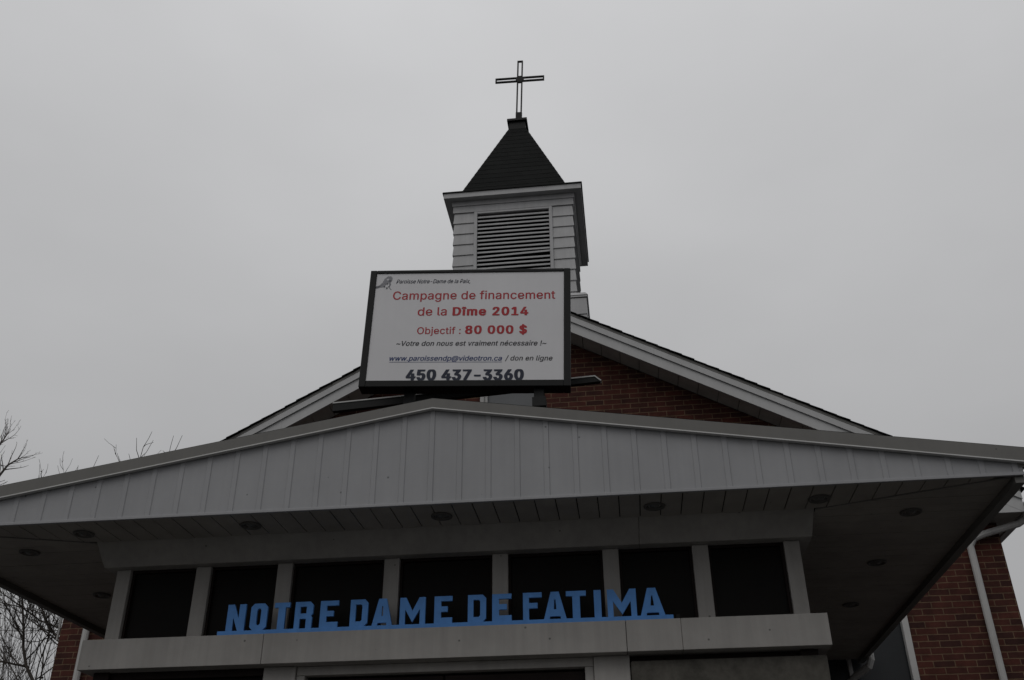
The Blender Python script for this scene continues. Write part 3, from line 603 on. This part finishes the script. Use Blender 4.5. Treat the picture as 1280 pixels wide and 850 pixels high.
"c":[396,[[[207,-8],[159,-2],[117,16],[82,46],[56,85],[40,133],[34,187],[40,243],[56,291],[82,330],[117,360],[159,378],[207,384],[234,383],[260,377],[284,368],[305,356],[324,341],[340,322],[353,301],[362,277],[303,262],[298,276],[290,289],[270,311],[257,319],[242,325],[226,329],[207,330],[173,325],[145,310],[124,287],[108,258],[99,224],[96,187],[99,151],[108,117],[124,89],[145,66],[173,51],[207,46],[226,48],[243,52],[258,58],[271,66],[282,76],[292,89],[299,102],[304,117],[363,102],[354,78],[341,56],[325,37],[306,21],[285,9],[261,-1],[235,-6]]]],
"d":[424,[[[195,-8],[151,-2],[111,16],[79,45],[55,84],[39,133],[34,189],[39,245],[55,293],[79,332],[112,361],[151,378],[196,384],[228,381],[253,373],[272,360],[287,346],[306,319],[311,319],[311,509],[372,509],[372,0],[313,0],[313,59],[307,59],[287,31],[272,17],[252,4],[227,-5]],[[205,47],[236,51],[263,65],[284,86],[299,115],[309,150],[312,189],[309,229],[300,263],[284,291],[263,312],[237,325],[205,330],[172,325],[145,311],[124,290],[108,261],[99,227],[96,189],[99,151],[109,117],[124,88],[145,66],[172,51]]]],
"e":[404,[[[212,-8],[161,-2],[117,16],[82,46],[56,85],[40,132],[34,187],[39,242],[55,290],[81,329],[115,359],[157,378],[205,384],[236,382],[266,374],[294,361],[319,341],[341,315],[357,282],[368,242],[371,194],[371,169],[75,169],[75,221],[338,221],[310,202],[307,237],[298,269],[283,294],[263,314],[237,326],[205,330],[173,326],[146,313],[125,294],[109,270],[99,241],[96,211],[96,178],[100,139],[110,106],[128,80],[151,61],[179,50],[212,46],[234,48],[254,53],[271,61],[285,73],[297,88],[306,105],[365,91],[353,63],[335,39],[311,19],[283,4],[249,-5]]]],
"f":[254,[[[228,379],[228,327],[6,327],[6,379]],[[81,0],[81,432],[84,461],[96,486],[113,505],[135,519],[161,527],[187,530],[222,527],[243,521],[227,468],[215,472],[195,474],[171,470],[154,460],[145,443],[142,419],[142,0]]]],
"g":[425,[[[207,-151],[168,-148],[134,-140],[105,-127],[82,-110],[64,-91],[51,-69],[101,-41],[122,-66],[136,-78],[154,-88],[178,-95],[207,-97],[249,-92],[282,-75],[304,-47],[311,-6],[311,68],[306,68],[287,41],[272,28],[252,16],[227,8],[195,5],[152,10],[113,27],[80,53],[55,90],[39,136],[34,191],[39,246],[55,293],[80,332],[112,361],[152,378],[196,384],[228,382],[253,373],[273,360],[288,346],[308,319],[313,319],[313,379],[372,379],[372,-9],[367,-54],[350,-90],[324,-117],[291,-136],[251,-147]],[[205,59],[237,63],[264,75],[285,95],[300,121],[309,154],[312,193],[309,231],[300,264],[285,291],[264,312],[237,325],[205,330],[172,325],[145,312],[124,290],[109,262],[99,229],[96,193],[99,155],[109,123],[124,96],[145,76],[172,63]]]],
"i":[167,[[[53,0],[53,379],[114,379],[114,0]],[[84,443],[67,446],[54,455],[44,468],[41,483],[44,499],[54,512],[67,521],[84,524],[100,521],[114,512],[123,499],[126,483],[123,468],[114,455],[100,446]]]],
"j":[167,[[[53,379],[114,379],[114,-30],[111,-63],[102,-90],[86,-113],[65,-129],[37,-139],[4,-143],[-10,-143],[-10,-87],[2,-87],[25,-83],[40,-72],[50,-54],[53,-29]],[[83,443],[67,446],[53,455],[44,468],[41,483],[44,499],[53,512],[67,521],[83,524],[100,521],[114,512],[123,499],[126,483],[123,468],[114,455],[100,446]]]],
"l":[189,[[[139,-2],[101,3],[74,20],[58,47],[53,84],[53,509],[114,509],[114,99],[115,77],[120,62],[130,54],[146,52],[160,53],[170,54],[181,3],[162,-1]]]],
"m":[610,[[[53,0],[53,379],[112,379],[112,295],[108,295],[118,323],[132,346],[151,363],[172,376],[195,384],[219,386],[257,380],[287,361],[309,331],[321,295],[312,295],[322,321],[337,343],[357,361],[381,375],[407,383],[437,386],[468,383],[497,372],[522,354],[541,328],[553,296],[557,255],[557,0],[496,0],[496,254],[490,289],[473,313],[447,326],[419,330],[395,328],[374,320],[358,307],[345,290],[338,270],[335,247],[335,0],[274,0],[274,260],[269,288],[253,311],[229,326],[199,330],[178,328],[158,320],[140,307],[126,289],[117,266],[114,238],[114,0]]]],
"n":[410,[[[114,227],[114,0],[53,0],[53,379],[112,379],[112,287],[102,287],[124,332],[152,362],[187,379],[227,384],[264,380],[295,369],[321,349],[341,321],[353,285],[357,240],[357,0],[296,0],[296,235],[290,275],[273,304],[246,323],[210,329],[184,326],[161,317],[141,303],[126,283],[117,257]]]],
"o":[415,[[[207,-8],[159,-2],[117,16],[82,46],[56,85],[40,133],[34,187],[40,243],[56,291],[82,330],[117,360],[159,378],[207,384],[256,378],[299,360],[333,330],[359,291],[376,243],[381,187],[376,133],[359,85],[333,46],[299,16],[256,-2]],[[207,46],[242,51],[270,66],[292,89],[307,117],[316,151],[319,187],[316,224],[307,258],[292,287],[270,310],[242,325],[207,330],[173,325],[145,310],[124,287],[108,258],[99,224],[96,187],[99,151],[108,117],[124,89],[145,66],[173,51]]]],
"p":[424,[[[53,-143],[53,379],[112,379],[112,319],[118,319],[137,346],[152,360],[171,373],[197,381],[229,384],[274,378],[313,361],[345,332],[370,293],[385,245],[390,189],[385,133],[370,84],[346,45],[313,16],[274,-2],[229,-8],[198,-5],[173,4],[153,17],[138,31],[118,59],[114,59],[114,-143]],[[220,47],[253,51],[279,66],[301,88],[316,117],[325,151],[328,189],[325,227],[316,261],[301,290],[280,311],[253,325],[220,330],[188,325],[161,312],[140,291],[125,263],[116,229],[113,189],[116,150],[125,115],[140,86],[162,65],[188,51]]]],
"r":[259,[[[53,0],[53,379],[112,379],[112,321],[115,321],[130,347],[152,367],[181,380],[213,385],[229,384],[243,384],[243,322],[230,324],[207,326],[182,323],[159,315],[140,301],[126,284],[117,262],[114,237],[114,0]]]],
"s":[365,[[[182,-8],[145,-5],[112,3],[84,18],[62,38],[45,63],[36,94],[94,107],[105,79],[124,60],[150,49],[181,45],[217,50],[244,62],[262,81],[268,103],[265,121],[254,136],[237,147],[212,155],[149,170],[104,186],[72,208],[53,237],[47,274],[51,305],[65,332],[87,354],[115,370],[149,381],[187,384],[223,381],[254,372],[279,358],[299,339],[314,316],[324,290],[268,277],[258,298],[243,316],[219,328],[187,333],[156,329],[131,317],[114,299],[109,277],[112,258],[124,243],[144,232],[172,223],[229,209],[275,194],[306,171],[325,142],[331,107],[326,75],[312,47],[290,24],[260,6],[223,-5]]]],
"t":[227,[[[204,379],[204,327],[6,327],[6,379]],[[65,471],[126,471],[126,98],[128,76],[136,61],[150,53],[170,50],[185,51],[202,54],[213,2],[192,-3],[168,-4],[125,2],[92,21],[72,52],[65,93]]]],
"u":[410,[[[182,-5],[146,-1],[115,11],[89,31],[69,59],[57,95],[53,139],[53,379],[114,379],[114,144],[119,105],[137,75],[164,56],[200,50],[226,53],[249,62],[268,77],[283,97],[293,122],[296,153],[296,379],[357,379],[357,0],[298,0],[298,92],[307,92],[286,47],[257,17],[222,0]]]],
"v":[389,[[[163,0],[17,379],[84,379],[165,155],[177,121],[187,87],[206,21],[184,21],[203,87],[213,121],[224,155],[305,379],[371,379],[226,0]]]],
"w":[567,[[[138,0],[23,379],[87,379],[133,214],[154,137],[165,91],[175,41],[165,41],[175,90],[186,135],[206,214],[252,379],[316,379],[362,214],[382,136],[392,91],[402,41],[391,41],[402,90],[413,135],[434,214],[480,379],[545,379],[429,0],[368,0],[319,172],[305,225],[291,280],[277,338],[291,338],[277,280],[263,225],[248,172],[199,0]]]],
"x":[379,[[[21,0],[171,218],[171,171],[29,379],[100,379],[147,306],[179,253],[207,206],[175,206],[190,229],[202,253],[216,279],[233,306],[282,379],[352,379],[209,169],[209,214],[358,0],[287,0],[231,85],[200,136],[173,182],[205,182],[178,136],[165,112],[148,85],[91,0]]]],
"~":[453,[[[52,150],[55,188],[66,218],[82,240],[103,255],[127,263],[151,266],[175,264],[197,256],[220,241],[246,221],[275,198],[286,193],[299,192],[318,196],[332,207],[341,226],[344,253],[400,253],[397,215],[386,185],[370,163],[349,148],[326,139],[301,137],[276,139],[254,148],[232,162],[207,182],[177,204],[166,209],[154,210],[136,207],[121,196],[111,178],[108,150]]]],
"\u00e9":[404,[[[212,-8],[161,-2],[117,16],[82,46],[56,85],[40,132],[34,187],[39,242],[55,290],[81,329],[115,359],[157,378],[205,384],[236,382],[266,374],[294,361],[319,341],[341,315],[357,282],[368,242],[371,194],[371,169],[75,169],[75,221],[338,221],[310,202],[307,237],[298,269],[283,294],[263,314],[237,326],[205,330],[173,326],[146,313],[125,294],[109,270],[99,241],[96,211],[96,178],[100,139],[110,106],[128,80],[151,61],[179,50],[212,46],[234,48],[254,53],[271,61],[285,73],[297,88],[306,105],[365,91],[353,63],[335,39],[311,19],[283,4],[249,-5]],[[177,429],[225,529],[293,529],[227,429]]]],
"\u00ee":[167,[[[53,0],[53,379],[114,379],[114,0]],[[34,435],[-26,435],[-26,438],[54,529],[112,529],[193,438],[193,435],[132,435],[83,495]]]]}
def text(s, x0, x1, zb, zc, m_, bold=0, shear=0, capref='C', mb_slope=0, nm='lettering', track=0):
    """one line of print fitted to its measured box: baseline zb, capital height to zc"""
    rh = max(q[1] for lp_ in GLYPHS[capref][1] for q in lp_) / 1000
    layers = ([], []); pen = 0       # a glyph's second stroke overlaps the first: filled on its own
    area = lambda L: sum(L[i - 1][0] * L[i][1] - L[i][0] * L[i - 1][1] for i in range(len(L)))
    for ch in s:
        adv, lps = GLYPHS[ch]; k = -1
        for lp_ in lps:
            if area(lp_) < 0: k += 1
            layers[max(k, 0)].append([(pen + q[0] / 1000 + shear * q[1] / 1000, q[1] / 1000) for q in lp_])
        pen += adv / 1000 + track
    base = glyph_mesh(layers[0], 0, m_, nm)
    if layers[1]:
        b2 = glyph_mesh(layers[1], 0, m_, nm); bq = bmesh.new(); bq.from_mesh(b2); bpy.data.meshes.remove(b2)
        for v in bq.verts: v.co.z = .5
        bq.from_mesh(base); bq.to_mesh(base); bq.free()
    xs = [v.co.x for v in base.vertices]; a0, a1 = min(xs) - bold, max(xs) + bold
    bm = bmesh.new(); n = 1 if not bold else (3 if bold < .02 else 7)
    for i in range(n):
        dx = 0 if n == 1 else bold * (2 * i / (n - 1) - 1); dz = 0 if n == 1 else bold * .35 * (1, -1)[i % 2]
        tmp = bmesh.new(); tmp.from_mesh(base)
        for v in tmp.verts:
            u = (v.co.x + dx - a0) / (a1 - a0)
            v.co = (x0 + u * (x1 - x0), YT_ - .00012 * i - .00006 * (v.co.z > .25), zb + (v.co.y + dz) / rh * (zc - zb) - u * mb_slope)
        me_ = bpy.data.meshes.new('t'); tmp.to_mesh(me_); tmp.free(); bm.from_mesh(me_); bpy.data.meshes.remove(me_)
    me = bpy.data.meshes.new(nm); bm.to_mesh(me); bm.free(); me.materials.append(m_); bpy.data.meshes.remove(base)
    o = bpy.data.objects.new(nm, me); C.objects.link(o); o.parent = face; return o
text('Paroisse Notre-Dame de la Paix,', -.687, .008, .465, .507, NAVY, .010, .34, 'P', .004)
text('Campagne de financement', -.706, .799, .290, .378, RED, .011, 0, 'C', .009, track=.012)
text('de la', -.462, -.193, .117, .203, RED, .011, 0, 'd', track=.012)
text('D\u00eeme 2014', -.140, .555, .116, .200, RED, .042, 0, 'D', .004, track=.07)
text('Objectif :', -.453, -.055, -.075, -.004, RED, .009, 0, 'O', .002, track=.012)
text('80 000 $', -.0155, .547, -.076, .006, RED, .040, 0, '8', .002, track=.06)
text('~Votre don nous est vraiment n\u00e9cessaire !~', -.632, .723, -.195, -.146, INK, .015, .22, 'V', .007, track=.015)
text('www.paroissendp@videotron.ca', -.683, .330, -.345, -.297, LINK, .018, .22, 'd', .006, track=.01)
text('/ don en ligne', .356, .778, -.350, -.302, INK, .012, .22, 'd', .003, track=.015)
text('450 437-3360', -.522, .5275, -.5385, -.439, NAVY, .055, 0, '4', .003, track=.040)
b = MB(); b.prism([(-.683, YT_, -.357), (.33, YT_, -.363), (.33, YT_, -.3665), (-.683, YT_, -.3605)], (0, .001, 0)); lp(b, 'lettering', LINK, face)
# small emblem: a bowed veiled figure drawn in grey ink
me = glyph_mesh([[(0, .045), (.035, .055), (.06, .085), (.075, .125), (.105, .152), (.135, .152), (.150, .135), (.148, .105), (.135, .085), (.14, .06), (.125, .065), (.115, .09), (.10, .07), (.085, .05), (.07, .035), (.045, .032), (0, .018)], [(.092, .118), (.108, .104), (.118, .118), (.106, .134)]], .0006, GREYINK, 'emblem')
o = bpy.data.objects.new('emblem', me); C.objects.link(o); o.parent = face; o.location = (-.876, YT_, .392); o.rotation_euler = (R(90), 0, 0)
me = glyph_mesh([[(.070, .042), (.082, .050), (.090, .040), (.080, .030)], [(.095, .028), (.110, .035), (.112, .018), (.100, .012)], [(.128, .062), (.137, .058), (.130, .036), (.122, .040)], [(.120, .112), (.138, .108), (.134, .090), (.118, .096)], [(.098, .066), (.110, .084), (.116, .078), (.104, .060)], [(0, .034), (.030, .046), (.05, .050), (.03, .034), (0, .024)], [(.116, .046), (.150, .006), (.147, .004), (.113, .042)]], .0008, EMB, 'emblem')
o = bpy.data.objects.new('emblem', me); C.objects.link(o); o.parent = face; o.location = (-.876, YT_ - .001, .392); o.rotation_euler = (R(90), 0, 0)
# posts down to the roof and the old cross beam behind
inv = (Matrix.Translation(O) @ MBB.to_4x4()).inverted()
def wp(mb, nm, m_, **k):
    bmesh.ops.transform(mb.b, matrix=inv, verts=mb.b.verts); return lp(mb, nm, m_, bb, **k)
for x in (-.615, .545):
    b = MB(); b.box(x - .045, x + .045, 7.60, 7.68, 4.40, 5.66); b.box(x - .060, x + .060, 7.585, 7.695, 5.40, 5.49); b.box(x - .12, x + .12, 7.55, 7.73, 4.44, 4.51)
    wp(b, 'mounting_post', SIGNFR, bevel=.004)
sl = math.atan2(.117, 2.463)
def beam(mb):
    bmesh.ops.transform(mb.b, matrix=Matrix.Translation((-1.435, 8.0, 5.757)) @ Matrix.Rotation(-sl, 4, 'Y'), verts=mb.b.verts)
b = MB(); b.prism([(0, 0, -.004), (2.465, 0, -.004), (2.515, 0, -.055), (2.40, 0, -.058), (0, 0, -.080)], (0, .05, 0)); beam(b); cb = wp(b, 'cross_beam', SIGNFR)
b = MB(); b.prism([(0, -.006, -.003), (2.466, -.006, -.003), (2.516, -.006, -.054), (2.526, -.006, -.048), (2.472, -.006, .009), (0, -.006, .009)], (0, .058, 0)); beam(b); wp(b, 'beam_edge', DRIP)

# ------------------------------------------------------------------ bare trees
def tree(name, base, label, mains, seed, bark, trunk_r, twig_r, up=.25, gen=3, dens=1.0, blobs=0, ls=1.0, twigs=(), group='bare trees beyond the church'):
    """mains: list of (points, r0, r1) limbs in world space; twigs grow along every limb."""
    rg = random.Random(seed)
    t = empty(name, base); tag(t, label, 'tree', group)
    tr = MB(); cr_ = MB(); tips = []
    def grow(p, d, L, r, depth):
        n = 5; pts = [p.copy()]; q = p.copy(); dd = d.normalized()
        for i in range(n):
            dd = (dd + Vector((rg.gauss(0, .16), rg.gauss(0, .16), rg.gauss(0, .13) + up * .35))).normalized()
            q = q + dd * (L / n); pts.append(q.copy())
        rads = [max(r * (1 - .75 * i / n), twig_r * .55) for i in range(n + 1)]
        cr_.tube(pts, rads, 4 if r > .02 else 3, cap=False)
        if depth > 0: sprout(pts, rads, L, depth - 1)
        else: tips.append(pts[-1])
    def sprout(pts, rads, L, depth, lo=.2):
        tot = sum((b_ - a_).length for a_, b_ in zip(pts, pts[1:]))
        cnt = max(2, int(tot * dens * (5.5 if depth > 0 else 7)))
        for c in range(cnt):
            f = lo + (1 - lo) * (c + rg.random()) / cnt; k = min(int(f * (len(pts) - 1)), len(pts) - 2); fr = f * (len(pts) - 1) - k
            p = pts[k].lerp(pts[k + 1], fr); d = (pts[k + 1] - pts[k]).normalized()
            ax = d.orthogonal().normalized(); ax.rotate(Matrix.Rotation(rg.uniform(0, 6.283), 3, d)); ang = rg.uniform(.45, .95)
            nd = d * math.cos(ang) + ax * math.sin(ang) + Vector((0, 0, up * .5))
            grow(p, nd, ls * tot * rg.uniform(.28, .5) * (1 - .35 * f), max(rads[k] * rg.uniform(.4, .6), twig_r), depth)
    for i, (pts, r0, r1) in enumerate(mains):
        pts = [Vector(p) for p in pts]; n = len(pts); rads = [r0 + (r1 - r0) * j / (n - 1) for j in range(n)]
        (tr if i == 0 else cr_).tube(pts, rads, 8 if r0 > .05 else 6)
        if i: sprout(pts, rads, 1, gen - 1, .08)
    for pts in twigs: cr_.tube(pts, [.0075 - .004 * i / (len(pts) - 1) for i in range(len(pts))], 3, cap=False)
    if blobs:
        for p in rg.sample(tips, min(blobs, len(tips))):
            s = rg.uniform(.016, .036); a = Vector((rg.uniform(-1, 1), rg.uniform(-1, 1), rg.uniform(-1, 1))) * s
            c = a.orthogonal() * rg.uniform(.5, .9); e = a.cross(c).normalized() * s * .4
            cr_.poly([p - a, p + c + e, p + a, p - c + e * .3])
    part(tr, 'trunk', bark, t, smooth=True, fix=False); part(cr_, 'crown', bark, t, smooth=True, fix=False)
    return t
B0 = (-6.85, 14.2, 0)
tree('bare_tree', B0, 'bare dark tree close beside the church, its limbs crossing under the left canopy', [
    ([B0, (-6.9, 14.2, 1.5), (-6.95, 14.1, 2.8), (-7.05, 14.05, 3.7)], .13, .085),
    ([(-7.05, 14.05, 3.7), (-7.40, 14, 4.38), (-7.553, 14, 4.582), (-7.713, 14, 4.797), (-7.826, 14, 5.063), (-7.865, 14, 5.247), (-7.94, 14, 5.503), (-8.044, 14, 5.835), (-8.15, 14, 6.6), (-8.2, 14.1, 7.3)], .030, .009),
    ([(-7.05, 14.05, 3.7), (-7.02, 14, 4.7), (-7.20, 14, 5.12), (-7.313, 14, 5.194), (-7.468, 14, 5.317), (-7.574, 14, 5.456), (-7.678, 14, 5.656), (-7.751, 14, 5.806), (-7.85, 14, 6.4), (-7.8, 14.2, 7.2)], .027, .008),
    ([(-7.10, 14, 5.15), (-7.327, 14, 5.328), (-7.665, 14, 5.459), (-8.033, 14, 5.687), (-8.43, 14, 5.929), (-9.2, 14.1, 6.4)], .015, .007),
    ([(-7.70, 14, 4.78), (-8.141, 14, 4.867), (-8.9, 13.9, 5.0)], .016, .007),
    ([(-7.2, 14.05, 3.9), (-7.9, 14.6, 4.2), (-8.6, 15.2, 4.9), (-9.4, 15.6, 5.6)], .017, .007),
    ([(-7.2, 14.05, 3.9), (-8.2, 14.1, 3.95), (-9.3, 14.2, 4.4)], .017, .007),
    ([(-7.02, 14, 4.7), (-6.75, 14.1, 5.7), (-6.66, 14.1, 6.6), (-6.64, 14.05, 7.1), (-6.60, 14, 7.6)], .03, .007),
    ([(-6.7, 14.1, 6.0), (-6.4, 14.1, 6.8), (-6.12, 14, 7.3), (-6.08, 14, 7.6)], .02, .006),
], 11, BARK, .1, .0050, .2, 2, 1.35, 80, .9, [
    [(-6.60, 14, 7.5), (-6.57, 14, 8.02), (-6.55, 14, 8.25), (-6.50, 14.02, 8.40), (-6.45, 14, 8.52)], [(-6.57, 14, 8.02), (-6.66, 14, 8.2), (-6.70, 14, 8.42)], [(-6.57, 14, 8.05), (-6.48, 14, 8.15), (-6.40, 14, 8.36)], [(-6.6, 14, 7.8), (-6.72, 14, 8.0), (-6.78, 14, 8.14)],
    [(-6.55, 14, 8.25), (-6.52, 14.02, 8.3), (-6.40, 14.02, 8.33)], [(-6.12, 14, 7.3), (-6.08, 14, 7.95), (-6.08, 14, 8.22), (-6.06, 14, 8.42)], [(-6.08, 14, 7.95), (-5.97, 14, 8.2), (-5.91, 14, 8.42)], [(-6.08, 14, 8.0), (-6.15, 14, 8.12), (-6.2, 14, 8.16)], [(-7.5, 14, 7.2), (-7.38, 14, 7.8), (-7.30, 14, 8.14)], [(-7.5, 14, 7.2), (-7.6, 14, 7.7), (-7.62, 14, 7.98)]])
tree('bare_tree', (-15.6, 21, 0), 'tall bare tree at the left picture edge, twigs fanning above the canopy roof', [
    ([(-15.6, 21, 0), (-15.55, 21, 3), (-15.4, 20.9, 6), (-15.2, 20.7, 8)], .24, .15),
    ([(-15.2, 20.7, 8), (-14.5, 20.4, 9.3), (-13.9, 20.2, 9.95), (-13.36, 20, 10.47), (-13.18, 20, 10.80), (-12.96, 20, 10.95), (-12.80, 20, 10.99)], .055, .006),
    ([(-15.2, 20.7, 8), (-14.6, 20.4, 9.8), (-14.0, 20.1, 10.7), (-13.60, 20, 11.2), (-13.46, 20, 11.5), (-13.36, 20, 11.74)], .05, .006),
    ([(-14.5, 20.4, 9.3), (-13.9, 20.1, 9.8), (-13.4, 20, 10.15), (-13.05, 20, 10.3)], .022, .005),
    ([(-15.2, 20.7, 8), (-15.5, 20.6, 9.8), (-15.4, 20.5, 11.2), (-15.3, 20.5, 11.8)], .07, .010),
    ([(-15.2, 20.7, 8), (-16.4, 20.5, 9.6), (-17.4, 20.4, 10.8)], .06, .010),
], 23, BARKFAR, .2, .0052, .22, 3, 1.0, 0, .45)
rr = random.Random(3); mains = [([(-13.2, 24, 0), (-13.2, 24, .5), (-13.22, 24, .9)], .16, .12)]
for i in range(17):
    a = rr.uniform(-1, 1); bdir = rr.uniform(-.8, .8); h = rr.uniform(5.6, 8.2)
    p0 = Vector((-13.2, 24, .7)); p3 = Vector((-13.2 + a * 2.3, 24 + bdir * 1.5, h))
    mains.append(([p0, p0.lerp(p3, .3) + Vector((a * .35, bdir * .2, -.1)), p0.lerp(p3, .65) + Vector((a * .25, 0, .0)), p3], rr.uniform(.014, .022), .006))
tree('multi_stem_shrub', (-13.2, 24, 0), 'tall leafless many-stemmed shrub of upright rods behind the dark bare tree', mains, 31, BARK, .05, .0055, .6, 2, .8, 40, .7)
